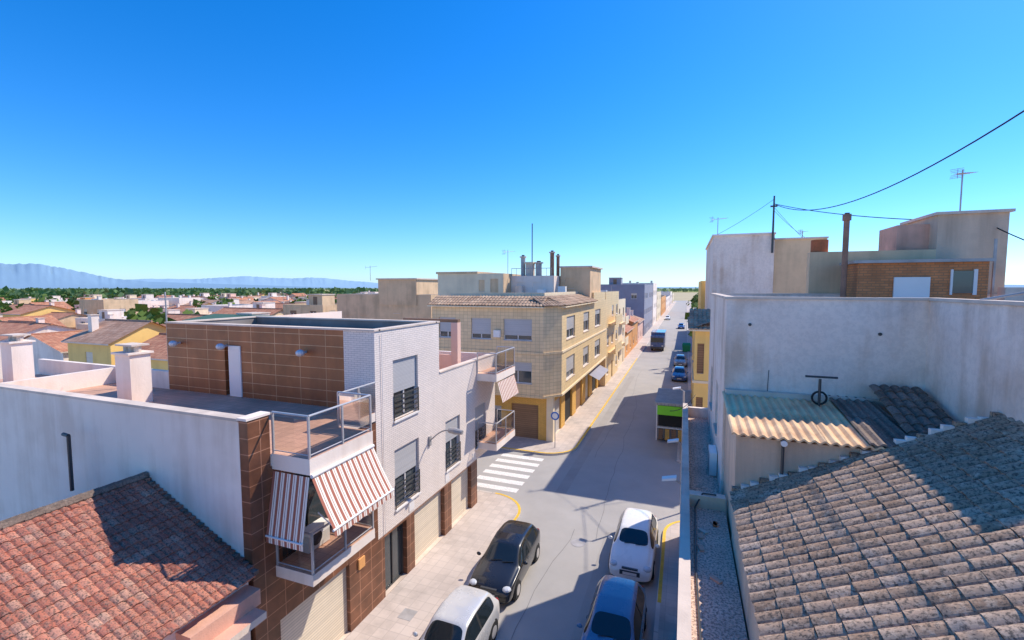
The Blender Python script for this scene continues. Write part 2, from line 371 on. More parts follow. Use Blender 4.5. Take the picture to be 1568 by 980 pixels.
P.box(b,3.62,4.25,7.02,9.02,.002,.05,'white_paint'); P.box(b,3.68,4.19,7.1,8.9,.051,.056,'frame_white')
facade(b,(-11.2,13.0),(X,13.0),2.3,9.8,[],'white_brick')
b.face([(-20.4,13,0),(-11.2,13,0),(-11.2,13,7),(-20.4,13,7)],'white_brick')
for x,z in ((-19.6,9.0),(-16.9,9.0),(-12.9,8.95)):
    b.cyl((x,13.0,z),(x,12.85,z),.05,'steel'); b.sphere((x,12.72,z),.16,'lamp_glass',10,(1,1,.8))
hs=[(1.04,2.7,6.4,8.65,'rail',.55),(1.04,2.7,3.05,5.3,'rail',.5)]
facade(b,(X,13.0),(X,17.4),2.45,9.8,hs,'white_brick')
def yv(u): return u-17.4
facade(b,(X,17.4),(X,23.6),2.45,7.6,[(yv(17.9),yv(19.3),3.05,5.3,'rail',.45),(yv(21.0),yv(22.3),3.05,5.2,'rail',.6)],'white_brick')
facade(b,(X,23.6),(-20.4,23.6),2.45,7.6,[(2,3.5,3.1,5.2,'rail',.5),(6,7.5,3.1,5.2,'rail',.5)],'white_brick')
facade(b,(X,13.0),(X,21.2),.13,2.45,[(.35,1.75,.14,2.35,'door',0),(2.3,4.75,.14,2.4,'g'),(5.4,7.5,.14,2.4,'g')],'dark_brown_tile',depth=.22)
facade(b,(X,21.2),(-12.0,22.6),.13,2.45,[],'dark_brown_tile'); facade(b,(-12,22.6),(-20.4,22.6),.13,2.45,[],'dark_brown_tile')
b.face([(X,21.2,2.45),(X,23.6,2.45),(-20.4,23.6,2.45),(-20.4,21.2,2.45)],'white_plaster')
b.face([(-20.4,23.6,0),(-20.4,13,0),(-20.4,13,9.8),(-20.4,23.6,9.8)],'white_plaster')
b.face([(-20.15,13.25,9.45),(X-.25,13.25,9.45),(X-.25,17.15,9.45),(-20.15,17.15,9.45)],'roof_deck')
for q in ((-20.4,X,13.0,13.25),(-20.4,X,17.15,17.4),(-20.4,-20.15,13.25,17.15),(X-.25,X,13.25,17.15)):
    b.box(q[0]+.004,q[1]-.004,q[2]+.004,q[3]-.004,9.3,9.797,'roof_deck')
    b.box(q[0]-.04,q[1]+.04,q[2]-.04,q[3]+.04,9.8,9.86 if q[1]-q[0]>3 else 9.857,'concrete')
b.face([(-20.4,17.4,7),(X,17.4,7),(X,17.4,9.8),(-20.4,17.4,9.8)][::-1],'white_brick')
b.face([(-20.4,17.4,6.9),(X,17.4,6.9),(X,23.6,6.9),(-20.4,23.6,6.9)],'terrace_floor')
b.box(X-.22,X-.003,17.41,23.6,6.9,7.6,'white_brick'); b.box(X-.25,X+.04,17.41,23.65,7.6,7.66,'concrete'); b.box(-20.4,X-.25,23.36,23.597,6.9,7.62,'white_brick')
b.box(X-.75,X-.4,19.9,20.25,6.9,9.6,'pink_wall'); b.box(X-3.5,X-.4,19.95,20.2,9.6,9.75,'brown_door'); b.box(X-3.6,X-3.2,19.9,20.25,6.9,9.6,'white_plaster'); b.box(X-3.2,X-.75,19.98,20.1,6.9,8.0,'pink_wall')
balcony(b,X,-8.65,8.72,11.2,6.62,7.03,1.08)
balcony(b,X,-8.65,8.72,11.2,3.72,4.02,1.05)
b.face([(X,11.2,7.1),(X,13,7.1),(X,13,8),(X,11.2,8)],'balcony_glass'); b.cyl((X,11.2,8.05),(X,13,8.05),.03,'steel'); b.box(X-.02,X+.03,12.1,12.15,7,8.05,'steel')
balcony(b,X,-8.8,21.2,23.9,6.55,6.93,1.05); balcony(b,X,-8.8,21.2,23.9,3.0,3.35,1.05)
b.box(-10.9,-10.2,12.3,12.62,7.12,7.75,'white_paint'); b.cyl((-10.45,12.3,7.43),(-10.45,12.28,7.43),.22,'frame_dark',16)
b.box(X+.003,X+.06,11.9,12.2,2.0,2.35,'orange_wall')
b.cyl((X+.04,13.35,2.5),(X+.04,13.35,9.7),.012,'frame_white',5)
for y in (15.1,18.0,20.8): b.box(X+.003,X+.02,y-.18,y+.18,2.55,2.95,'frame_white')
wb=b.build()
b=B('air_conditioner'); b.box(-9.75,-9.45,9.4,10.2,4.05,4.65,'white_paint'); b.cyl((-9.45,9.7,4.35),(-9.44,9.7,4.35),.2,'frame_dark',16); b.build()
b=B('awning')
n=14
for i in range(n):
    for j in range(5):
        def Q(a,c):
            y=8.72+(11.15-8.72)*a; x=-8.62+.77*c; z=6.60-1.2*c-.05*math.sin(c*3.14)
            return (x,y-.1*c,z)
        u0=i/n*2.4;u1=(i+1)/n*2.4
        b.face([Q(i/n,j/5),Q(i/n,(j+1)/5),Q((i+1)/n,(j+1)/5),Q((i+1)/n,j/5)],'awning',[(u0,0),(u0,1),(u1,1),(u1,0)])
    y0=8.62+(2.43)*i/n; y1=8.62+2.43*(i+1)/n
    b.face([(-7.85,y0,5.40),(-7.85,y1,5.40),(-7.83,y1,5.22+.03*(i%2)),(-7.83,y0,5.22+.03*((i+1)%2))],'awning',[(u0,0),(u1,0),(u1,.2),(u0,.2)])
b.cyl((-7.86,8.6,5.41),(-7.86,11.08,5.41),.03,'frame_white'); b.cyl((-8.6,8.72,6.6),(-8.6,11.15,6.6),.05,'frame_white')
for y in (8.9,10.9): b.tube([(-8.6,y,5.6),(-8.1,y,5.3),(-7.87,y,5.4)],.015,'frame_white')
b.build()
b=B('awning')
n=8
for i in range(n):
    u0=i/n*1.2;u1=(i+1)/n*1.2
    x0=-9.85+u0;x1=-9.85+u1
    b.face([(x0,8.42,5.0),(x1,8.42,5.0),(x1,8.70,6.58),(x0,8.70,6.58)],'awning',[(u0,0),(u1,0),(u1,1),(u0,1)])
    b.face([(x0,8.42,4.82),(x1,8.42,4.82),(x1,8.42,4.995),(x0,8.42,4.995)],'awning',[(u0,0),(u1,0),(u1,1),(u0,1)])
b.cyl((-9.85,8.41,5.0),(-8.65,8.41,5.0),.025,'frame_white'); b.build()
b=B('awning')
for i in range(8):
    y0=21.3+i*.3;y1=y0+.3
    b.face([(-8.5,y0,5.5),(-8.5,y1,5.5),(-8.78,y1,6.5),(-8.78,y0,6.5)],'awning',[(y0,0),(y1,0),(y1,1),(y0,1)])
b.build()
def wall_lamp(x,y,z,dx,dy,ln):
    b=B('street_lamp'); pts=[(x,y,z)]
    for k in range(1,7):
        t=k/6; pts.append((x+dx*ln*t,y+dy*ln*t,z+.55*math.sin(t*1.57)))
    b.tube(pts,.03,'galv'); e=Vector(pts[-1]); b.box(x-.04,x+.04,y-.08,y+.08,z-.2,z+.2,'galv')
    b.cyl(e,e+Vector((dx,dy,-.02))*.28,.1,'galv',10,.14); b.cyl(e+Vector((dx,dy,-.02))*.28,e+Vector((dx,dy,-.04))*.62,.14,'galv',10,.09)
    b.build()
wall_lamp(-9.87,16.5,4.9,1,.0,.9)
for x,y,zt in ((-19.2,11.0,8.85),(-27.4,11.2,8.9)):
    b=B('chimney'); b.box(x-.42,x+.42,y-.35,y+.35,7.0,zt,'white_plaster'); b.box(x-.5,x+.5,y-.43,y+.43,zt,zt+.07,'white_plaster')
    for dx in (-.3,0,.3): b.cyl((x+dx,y,zt+.07),(x+dx,y,zt+.3),.12,'concrete',10)
    b.box(x-.48,x+.48,y-.3,y+.3,zt+.3,zt+.36,'concrete'); b.build()
b=B('terrace_wall'); b.box(-30,-20.42,13.0,13.2,0,7.75,'white_plaster'); b.box(-24.2,-24.0,9.2,13.0,7.0,7.7,'white_plaster'); b.box(-23.9,-20.42,13.21,23,0,6.9,'white_plaster',top='roof_deck'); b.build()
b=B('antenna_mast'); b.cyl((-21.3,13.6,6.9),(-21.3,13.6,11.1),.035,'galv',6); 
for z in (10.9,10.5): b.cyl((-21.8,13.6,z),(-20.8,13.6,z),.012,'galv',4)
b.build()
b=B('vent_pipe'); b.cyl((-16.3,7.6,5.5),(-16.3,7.6,7.1),.05,'frame_dark',8); b.cyl((-16.3,7.6,7.1),(-16.55,7.6,7.12),.05,'frame_dark',8); b.build()
# ------------------------------------------------------------------ red roof house
b=B('red_roof_house')
sl=Vector((-4.1,0,1.85)); tiles(b,(-9.62,.8,4.28),(0,1,0),sl,7.1,sl.length,'red_tiles',pitch=.165,course=.25,amp=.032,k=5,step=.022)
sl2=Vector((4.0,0,1.85)); tiles(b,(-17.75,7.9,4.28),(0,-1,0),sl2,7.1,sl2.length,'red_tiles',pitch=.23,course=.34,amp=.05,k=4)
for k in range(20):
    y=.8+k*.36; b.cyl((-13.72,y,6.14),(-13.72,y+.38,6.16),.13,'dark_tiles' if k>10 else 'red_tiles',8,.12)
b.box(-17.7,-9.95,.8,7.95,0,4.2,'white_plaster')
b.face([(-17.7,.82,4.2),(-9.95,.82,4.2),(-13.7,.82,6.0)],'white_plaster'); 
b.face([(-17.7,7.93,4.2),(-9.95,7.93,4.2),(-13.7,7.93,6.0)][::-1],'white_plaster')
for k in range(26):
    t=k/26; x=-9.7-4.0*t; b.box(x-.16,x,7.90,8.04,4.26+1.8*t,4.34+1.84*t+U_(-.01,.02),'red_tiles' if k%4 else 'dark_tiles')
b.box(-10.2,-9.15,1,7.75,3.45,3.62,'concrete',top='salmon_top'); b.box(-10.0,-9.5,6.2,7.9,3.621,4.0,'salmon_top')
b.build()
# ------------------------------------------------------------------ beige apartment building
b=B('beige_apartment_building')
def win(us,z0,z1,fr=.5,k='w'): return [(a,c,z0,z1,k,fr+U_(-.15,.25)) for a,c in us]
bx=-18.2
N=[(-17.6,-16.2),(-14.9,-13.3),(-12.3,-10.15)]; N=[(a-bx,c-bx) for a,c in N]
facade(b,(bx,31),(-9.3,31),3.5,9.95,win(N,7.5,9.05,.7)+win(N,4.4,5.95,.5),'beige_tile')
facade(b,(-9.3,31),(-8.3,32.3),3.5,9.95,[],'beige_tile')
st=[(1.4,4.2),(7.5,10),(13,16)]
facade(b,(-8.3,32.3),(-8.3,52),3.5,9.95,win(st,7.4,9.1,.4)+win(st,4.3,6.0,.5),'beige_tile_light')
facade(b,(-8.3,52),(bx,52),0,9.95,[],'beige_tile'); facade(b,(bx,52),(bx,31),0,9.95,[],'beige_tile')
for z in (3.42,6.55):
    Pl((bx,31),(-9.3,31)).box(b,0,8.9,z,z+.16,.003,.07,'beige_tile'); Pl((-9.3,31),(-8.3,32.3)).box(b,0,1.64,z,z+.16,.003,.07,'beige_tile'); Pl((-8.3,32.3),(-8.3,52)).box(b,0,19.7,z,z+.16,.003,.07,'cream')
b.face([(bx,31,3.5),(-9.3,31,3.5),(-8.3,32.3,3.5),(-8.3,52,3.5),(bx,52,3.5)][::-1],'cream')
facade(b,(bx,31.8),(-9.0,31.8),.13,3.5,[(.8,3.2,.14,2.6,'bd'),(4.2,5.4,1,2.4,'w',.2),(6.2,8.3,.14,2.7,'bd')],'ochre_brick')
facade(b,(-9.0,31.8),(-9.0,52),.13,3.5,[(1.0,3.2,.14,2.8,'cs'),(4.4,7.0,.14,2.8,'dark'),(8.4,11,.14,2.8,'bd'),(12.6,14.5,.14,2.8,'cs'),(16,18.8,.14,2.8,'dark')],'ochre_brick')
b.box(-9.25,-8.75,31.7,32.1,.13,3.48,'cream')
b.face([(-9.0,44,3.1),(-9.0,50,3.1),(-7.6,50,2.4),(-7.6,44,2.4)][::-1],'slate_wall')
for z in (4.6,7.7): b.box(-13.0,-12.5,30.72,30.98,z,z+.5,'white_paint')
b.face([(bx,31,9.95),(-9.3,31,9.95),(-8.3,32.3,9.95),(-8.3,52,9.95),(bx,52,9.95)],'roof_deck')
b.box(bx-.2,-9.2,30.6,31.3,9.86,9.94,'cream'); b.box(-8.7,-7.95,32.0,45,9.86,9.94,'cream')
tiles(b,(bx-.2,30.6,9.98),(1,0,0),(0,1,.42),9.3,1.75,'eave_tiles',pitch=.26,course=.42,amp=.06,k=4)
tiles(b,(-7.95,32.2,9.98),(0,1,0),(-1,0,.42),12.6,1.75,'eave_tiles',pitch=.26,course=.42,amp=.06,k=4)
dd=Vector((1.15,1.55,0)).normalized(); tiles(b,(-9.15,30.62,9.98),dd,Vector((-dd.y,dd.x,.42)),2.0,1.75,'eave_tiles',pitch=.26,course=.42,amp=.06,k=4)
b.box(-17.5,-9.9,32.6,32.8,9.95,10.9,'cream'); b.box(-9.9,-9.7,32.6,51.9,9.95,10.9,'cream')
b.box(-8.9,-8.4,45,51.9,9.95,10.8,'beige_tile_light')
facade(b,(-22.8,40),(-15.9,40),0,12.6,[(4.4,5.0,10.9,12.0,'w',.3),(5.6,6.4,10.6,12.1,'w',0)],'cream')
b.box(-22.8,-15.9,40.05,50,0,12.6,'tan_render',top='roof_deck'); b.box(-22.95,-18.5,39.9,50,12.6,12.8,'tan_render')
facade(b,(-15.88,42),(-11.6,42),9.96,12.4,[(.6,1.4,10.3,11.8,'w',.2),(2.2,3.0,10.6,11.8,'dark')],'white_plaster'); b.box(-15.88,-11.6,42.05,50,9.96,12.4,'white_plaster',top='roof_deck')
facade(b,(-11.5,44),(-8.6,44),9.96,13.2,[(.5,1.3,11.2,12.2,'w',.2)],'tan_render'); b.box(-11.5,-8.6,44.05,50,9.96,13.2,'tan_render'); b.box(-11.6,-8.4,43.9,50.1,13.2,13.35,'concrete')
for x,y,z0,z1,r in ((-15,43,12.4,14.2,.22),(-12.2,43.5,12.4,14.6,.2),(-11.8,44.2,12.4,14.3,.16),(-13.4,43,12.4,13.6,.3)):
    b.cyl((x,y,z0),(x,y,z1),r,'pipe_brown' if r<.21 else 'galv',10); b.cyl((x,y,z1),(x,y,z1+.12),r*1.5,'concrete',10); b.cyl((x,y,z1+.12),(x,y,z1+.25),r*.7,'frame_dark',8)
b.box(-14.6,-13.9,42.6,43.3,12.4,13.6,'concrete'); b.box(-14.7,-13.8,42.5,43.4,13.6,13.75,'cream')
for x in (-16.8,-15.2,-13.0,-11.0): b.box(x,x+.7,41.2,41.7,9.96,10.0+U_(1,1.6),random.choice(['white_paint','white_plaster','concrete']))
for k in range(9): b.cyl((-15.8+k*.5,41.9,12.4),(-15.8+k*.5,41.9,13.1),.02,'galv',5)
b.cyl((-15.8,41.9,13.1),(-11.8,41.9,13.1),.025,'galv',5)
b.build()
def antenna(x,y,z,h,big=1,az=.3):
    b=B('tv_antenna'); b.cyl((x,y,z),(x,y,z+h),.025,'galv',6)
    d=Vector((math.cos(az),math.sin(az),.12)).normalized(); n=Vector((-d.y,d.x,0)).normalized(); p=Vector((x,y,z+h*.92))
    b.cyl(p-d*.55*big,p+d*.75*big,.016,'galv',5)
    for k in range(7):
        q=p+d*(-.4+k*.18)*big; w=(.16+.02*k)*big
        b.cyl(q-n*w,q+n*w,.009,'galv',4)
    q=p-d*.5*big
    for s in (-1,1):
        for kk in range(3): b.cyl(q+Vector((0,0,s*.06*(kk+1)*big))-n*.22*big-d*.04*kk,q+Vector((0,0,s*.06*(kk+1)*big))+n*.22*big-d*.04*kk,.008,'galv',4)
    b.cyl(q-Vector((0,0,.2*big)),q+Vector((0,0,.2*big)),.01,'galv',4)
    b.build()
b=B('antenna_mast'); b.cyl((-14.4,44,12.4),(-14.4,44,17.6),.05,'frame_dark',6); b.build()
antenna(-16.6,43,12.6,2.4,1.1,1.2)
def flat(name,x0,x1,y0,y1,h,wm,rm='roof_deck',storeys=2,par=.6,wstep=3.2,ww=1.3,balc=False):
    b=B(name); 
    def holes(L):
        hs=[]; n=max(1,int((L-1)/wstep)); 
        for s in range(storeys):
            zf=.13+s*(h-par)/storeys
            for k in range(n):
                c=L*(k+.5)/n+U_(-.2,.2)
                if R()<.12: continue
                if s==0 and R()<.5: hs.append((c-.5,c+.5,.14,2.3,random.choice(['bd','cs','g'])))
                else: hs.append((c-ww/2,c+ww/2,zf+.95,zf+2.2,'w',U_(.1,.9)))
        return hs
    for (p,q) in (((x0,y0),(x1,y0)),((x1,y0),(x1,y1)),((x1,y1),(x0,y1)),((x0,y1),(x0,y0))):
        facade(b,p,q,.0,h,holes(math.dist(p,q)),wm,depth=.12,sh=random.choice(['shutter','cream_shutter','brown_door']))
    t=.2
    b.face([(x0+t,y0+t,h-par),(x1-t,y0+t,h-par),(x1-t,y1-t,h-par),(x0+t,y1-t,h-par)],rm)
    for q in ((x0,x1,y0,y0+t),(x0,x1,y1-t,y1),(x0,x0+t,y0+t,y1-t),(x1-t,x1,y0+t,y1-t)): b.box(q[0]+.003,q[1]-.003,q[2]+.003,q[3]-.003,h-par,h-.002,wm,top='concrete')
    if R()<.6 and x1-x0>6:
        cx=U_(x0+2,x1-2); cy=U_(y0+2,y1-2); b.box(cx-1.4,cx+1.4,cy-1.4,cy+1.4,h-par,h+1.5,wm); b.box(cx-1.5,cx+1.5,cy-1.5,cy+1.5,h+1.5,h+1.62,'concrete')
        b.box(cx-.4,cx+.4,cy-1.43,cy-1.403,h-par,h+1.2,'brown_door')
    for _ in range(random.choice([1,2,3])):
        cx=U_(x0+1,x1-1); cy=U_(y0+1,y1-1); q=R()
        if q<.45: b.box(cx-.3,cx+.3,cy-.3,cy+.3,h-par,h+.7,'white_plaster'); b.box(cx-.38,cx+.38,cy-.38,cy+.38,h+.7,h+.77,'concrete')
        elif q<.7: b.cyl((cx,cy,h-par),(cx,cy,h+U_(1.2,2.4)),.03,'galv',5); b.cyl((cx-.5,cy,h+1),(cx+.5,cy,h+1.05),.02,'galv',4)
        else: b.box(cx-.5,cx+.5,cy-.3,cy+.3,h-par,h+.15,'white_paint')
    if balc:
        for s in range(1,storeys):
            z=.13+s*(h-par)/storeys
            b.box(x1,x1+.9,y0+2,y1-3,z,z+.15,wm); b.box(x1+.82,x1+.88,y0+2,y1-3,z+.15,z+1.1,wm)
    return b.build()
def gable(name,x0,x1,y0,y1,h,rise,wm,rm,ridge='x',storeys=1):
    b=B(name)
    def holes(L):
        hs=[];n=max(1,int(L/3.4))
        for s in range(storeys):
            for k in range(n):
                c=L*(k+.5)/n; z=.95+s*2.9
                if z+1.3>h: continue
                hs.append((c-.55,c+.55,z,z+1.25,'w',U_(.1,.9)))
        return hs
    for (p,q) in (((x0,y0),(x1,y0)),((x1,y0),(x1,y1)),((x1,y1),(x0,y1)),((x0,y1),(x0,y0))):
        facade(b,p,q,0,h,holes(math.dist(p,q)),wm,depth=.12,sh=random.choice(['shutter','cream_shutter','brown_door']))
    e=.35
    if ridge=='x':
        m=(y0+y1)/2; k=rise/(m-y0)*e
        b.face([(x0-e,y0-e,h-k),(x1+e,y0-e,h-k),(x1+e,m,h+rise),(x0-e,m,h+rise)],rm); b.face([(x1+e,y1+e,h-k),(x0-e,y1+e,h-k),(x0-e,m,h+rise),(x1+e,m,h+rise)],rm)
        b.face([(x0-e,y0-e,h-k-.12),(x1+e,y0-e,h-k-.12),(x1+e,y0-e,h-k-.001),(x0-e,y0-e,h-k-.001)],'concrete')
        for x in (x0,x1): b.face([(x,y0,h),(x,y1,h),(x,m,h+rise-.02)],wm)
        b.cyl((x0-e,m,h+rise),(x1+e,m,h+rise),.12,rm,6)
    else:
        m=(x0+x1)/2; k=rise/(m-x0)*e
        b.face([(x1+e,y0-e,h-k),(x1+e,y1+e,h-k),(m,y1+e,h+rise),(m,y0-e,h+rise)],rm); b.face([(x0-e,y1+e,h-k),(x0-e,y0-e,h-k),(m,y0-e,h+rise),(m,y1+e,h+rise)],rm)
        b.face([(x1+e,y0-e,h-k-.12),(x1+e,y1+e,h-k-.12),(x1+e,y1+e,h-k-.001),(x1+e,y0-e,h-k-.001)],'concrete')
        for y in (y0,y1): b.face([(x0,y,h),(x1,y,h),(m,y,h+rise-.02)],wm)
        b.cyl((m,y0-e,h+rise),(m,y1+e,h+rise),.12,rm,6)
    if R()<.7:
        cx=U_(x0+1,x1-1); cy=U_(y0+1,y1-1); b.box(cx-.3,cx+.3,cy-.3,cy+.3,h,h+rise+.6,'white_plaster'); b.box(cx-.38,cx+.38,cy-.38,cy+.38,h+rise+.6,h+rise+.68,'concrete')
    return b.build()
flat('beige_townhouse',-18,-8.4,52.3,63,10.8,'beige_tile_light',storeys=3,balc=True)
flat('cream_townhouse',-19,-8.6,63.3,72,9.6,'cream',storeys=3,balc=True)
gable('orange_house',-17,-8.8,74,84,4.4,1.7,'orange_wall','village_tiles','y')
gable('orange_house',-18,-8.8,84.5,94,5.2,1.7,'orange_wall','village_tiles','y')
gable('pink_house',-18,-8.8,94.5,106,4.4,1.5,'pink_wall','village_tiles_brown','y')
flat('slate_apartment_building',-19,-8.9,110,138,12,'slate_wall',storeys=3)
flat('white_townhouse',-19,-8.9,140,158,12.6,'white_plaster',storeys=3)
flat('cream_townhouse',-19,-8.9,160,185,9.8,'cream',storeys=3)
flat('brick_townhouse',-17,-8.9,190,230,7.5,'orange_wall',storeys=2)
flat('white_townhouse',-17,-8.9,235,290,6.5,'white_plaster',storeys=2)
flat('white_townhouse',-22,-8.9,300,330,8.5,'white_plaster',storeys=2); flat('cream_townhouse',-20,-8.9,345,380,7,'cream',storeys=2)
# ------------------------------------------------------------------ right side
b=B('gravel_roof_annex')
b.box(.2,1.0,-2,11.7,0,6.0,'grey_render',top='gravel'); b.box(0,.2,-2,21.4,0,6.22,'grey_render',top='concrete')
b.box(.2,1.0,11.7,11.95,0,6.3,'grey_render',top='concrete'); b.box(.2,1.0,11.95,21.4,0,5.7,'grey_render',top='gravel'); b.box(.2,1.0,21.2,21.4,5.7,6.1,'old_plaster')
b.box(.78,.98,14.6,15.4,5.72,6.4,'white_paint'); b.box(.77,.779,14.7,15.3,5.8,6.3,'galv')
for k in range(7): 
    x=U_(.35,.8);y=U_(6,11); a=U_(0,3); d=Vector((math.cos(a),math.sin(a),0))*.1; n_=Vector((-d.y,d.x,0))*.45; c=Vector((x,y,6.001))
    b.hexa([c-d-n_,c+d-n_,c+d+n_,c-d+n_]+[q+Vector((0,0,.04)) for q in (c-d-n_,c+d-n_,c+d+n_,c-d+n_)],random.choice(['rust','salmon_top','concrete']))
b.tube([(.3,3,6.05),(.35,6,6.03),(.3,9,6.04),(.33,11.6,6.05),(.5,11.8,6.33),(.8,11.8,6.33)],.02,'frame_dark'); b.build()
b=B('tiled_roof_house')
V=Vector((1,0,.49)); tiles(b,(.97,10.46,6.98),(0,-1,0),V,10.5,8.2,'grey_tiles',pitch=.215,course=.31,amp=.05,k=10,step=.014,jit=.007)
b.box(1.03,8,-.5,10.46,0,6.9,'grey_render')
b.face([(1.0,10.46,6.9),(8,10.46,6.9),(8,10.46,10.35),(1.0,10.46,6.92)][::-1],'grey_render')
for k in range(26):
    x=1.0+k*.17; b.box(x,x+.16,10.38,10.495,6.98+(x-1)*.49,7.12+(x-1)*.49+U_(-.03,.03),'old_plaster' if k%3 else 'grey_tiles')
b.build()
b=B('corrugated_shed')
b.box(1.06,5.15,10.5,13.18,0,8.2,'grey_render')
tiles(b,(.95,10.32,8.27),(1,0,0),(0,1,.09),3.35,2.9,'fibre_cement',pitch=.178,course=1.45,amp=.055,k=6,step=.012,sine=True,jit=0)
tiles(b,(4.1,10.3,8.25),(1,0,0),(0,1,.26),1.05,2.95,'dark_tiles',pitch=.2,course=.36,amp=.06,k=5)
tiles(b,(3.3,10.32,8.33),(1,0,0),(0,1,.1),.95,2.9,'dark_tiles',pitch=.178,course=1.45,amp=.055,k=6,step=.012,sine=True,jit=0)
b.box(1.02,5.1,13.02,13.19,8.5,8.66,'concrete')
b.tube([(1.9,10.42,7.2),(1.9,10.42,8.1),(1.9,10.35,8.2)],.03,'frame_dark'); b.cyl((1.9,10.36,8.2),(1.9,10.3,8.2),.06,'white_paint')
b.build()
b=B('vent_fan'); b.cyl((3.0,12.6,8.5),(3.0,12.6,9.15),.03,'frame_dark'); b.cyl((2.7,12.6,9.2),(3.35,12.6,9.2),.025,'frame_dark')
for k in range(12):
    a=k*math.pi/6;c=a+math.pi/6; b.cyl((3+.15*math.cos(a),12.6,8.7+.15*math.sin(a)),(3+.15*math.cos(c),12.6,8.7+.15*math.sin(c)),.025,'rubber',6)
b.build()
b=B('white_wall_building')
facade(b,(1.0,13.2),(5.2,13.2),0,11.0,[],'old_plaster')
facade(b,(5.2,13.2),(5.2,9.0),0,10.97,[],'old_plaster')
facade(b,(1.0,21.5),(1.0,13.2),0,11.0,[(2,3.2,6.8,8.3,'w',.5),(5,6.2,6.8,8.3,'w',.5)],'old_plaster')
facade(b,(5.2,9.0),(14,9.0),0,10.97,[],'old_plaster'); facade(b,(14,21.5),(1.0,21.5),0,11.0,[],'old_plaster'); facade(b,(14,9),(14,21.5),0,11,[],'old_plaster')
b.face([(1.0,13.2,10.3),(14,13.2,10.3),(14,21.5,10.3),(1,21.5,10.3)],'roof_deck'); b.face([(5.2,9,10.3),(14,9,10.3),(14,13.2,10.3),(5.2,13.2,10.3)],'roof_deck')
for q in ((.96,5.2,13.16,13.42),(5.16,5.42,9,13.42),(.96,1.2,13.42,21.5),(.96,14,21.3,21.54),(5.42,14,9,9.2)): b.box(q[0],q[1],q[2],q[3],10.995,11.06 if q[0]!=5.16 else 11.063,'concrete')
for q in ((1.003,5.2,13.203,13.4),(5.203,5.4,9.003,13.4),(1.003,1.18,13.4,21.5),(1.003,14,21.3,21.497)): b.box(q[0],q[1],q[2],q[3],10.3,10.99,'old_plaster')
for x,z in ((1.55,10.35),(4.3,10.2)): b.cyl((x,13.2,z),(x,13.17,z),.04,'frame_dark',8)
b.tube([(2.0,13.18,8.6),(2.02,13.18,9.2)],.008,'frame_dark',4)
b.box(5.7,9.3,19.8,21.2,10.3,12.15,'orange_brick'); b.box(5.55,9.4,19.65,21.4,12.15,12.25,'galv'); b.box(6.75,7.75,19.72,19.79,10.3,11.65,'white_paint')
b.box(8.3,8.36,19.74,19.79,11.05,11.9,'frame_white'); b.box(8.36,8.9,19.76,19.79,11.1,11.85,'window_glass'); b.box(8.9,9.0,19.74,19.79,11.05,11.9,'frame_white')
b.box(4.6,8.6,21.6,22.1,10.3,12.7,'tan_render'); 
b.box(8.6,10.6,21.6,24.5,10.3,13.95,'grey_render'); b.box(8.5,10.7,21.5,24.6,13.95,14.05,'concrete'); b.box(7.6,8.6,22.2,24,12.3,13.7,'salmon_top')
b.box(9.5,9.56,20,20.06,10.3,12.9,'galv'); b.box(9.5,9.56,16,16.06,10.3,12.5,'galv')
b.cyl((5.35,20,10.3),(5.35,20,13.7),.095,'pipe_brown',12); b.cyl((5.35,20,13.7),(5.35,20,13.92),.14,'pipe_brown',12); b.cyl((5.35,20,13.92),(5.35,20,13.97),.08,'frame_dark')
b.cyl((5.0,22.0,12.7),(5.0,22.0,13.2),.3,'rust',14); b.box(9.6,12.8,19.5,19.9,10.3,11.3,'concrete')
for x in (7.1,8.0): b.box(x,x+.06,11,11.06,10.3,11.9,'galv')
b.tube([(5.3,11.5,11.05),(6.5,11.3,11.35),(14,11,11.3)],.03,'galv')
b.build()
b=B('tan_block_building')
facade(b,(1.65,34),(5.25,34),0,14.7,[],'old_plaster'); b.box(1.65,5.25,34.02,46,0,14.7,'old_plaster'); b.box(1.55,5.3,33.9,46,14.7,14.82,'white_plaster')
b.box(5.26,8.15,34.1,44,0,14.35,'tan_render'); b.box(8.15,12,36,44,0,12.4,'tan_render'); b.box(5.2,8.2,34,44.1,14.35,14.45,'concrete'); 
b.box(8.2,9,35,36,12,13.4,'grey_render')
b.build()
b=B('yellow_house')
facade(b,(.6,31),(2.3,31),0,8.7,[(.15,.55,5.9,7.8,'bd'),(.15,.55,2.6,4.4,'bd')],'yellow_wall')
facade(b,(2.3,31),(9,31),0,8.7,[],'yellow_wall'); facade(b,(.6,42),(.6,31),0,8.7,[(2,3.2,6,7.5,'w'),(6,7.2,6,7.5,'w'),(2,3.2,3,4.5,'w'),(7,8.2,3,4.5,'w')],'yellow_wall')
b.box(.6,9,31.02,33.9,8.68,8.7,'roof_deck'); b.box(.5,2.35,30.9,31,5.3,5.45,'cream'); b.box(.5,.6,31,42,5.3,5.45,'cream')
tiles(b,(.25,30.6,8.7),(1,0,0),(0,1,.35),2.6,3.2,'eave_tiles',pitch=.26,course=.42,amp=.06,k=4)
tiles(b,(.2,42,8.7),(0,-1,0),(1,0,.35),11.4,1.5,'eave_tiles',pitch=.26,course=.42,amp=.06,k=4)
b.box(.2,2.4,30.6,31,8.6,8.7,'cream'); b.build()
flat('ochre_house',1.3,7,46.5,56,11.9,'yellow_wall',storeys=3)
flat('white_townhouse',1.8,10,57,70,7,'white_plaster',storeys=2); flat('cream_townhouse',1.8,10,71,90,6.5,'cream',storeys=2); flat('white_townhouse',1.8,10,92,130,6,'white_plaster',storeys=2)
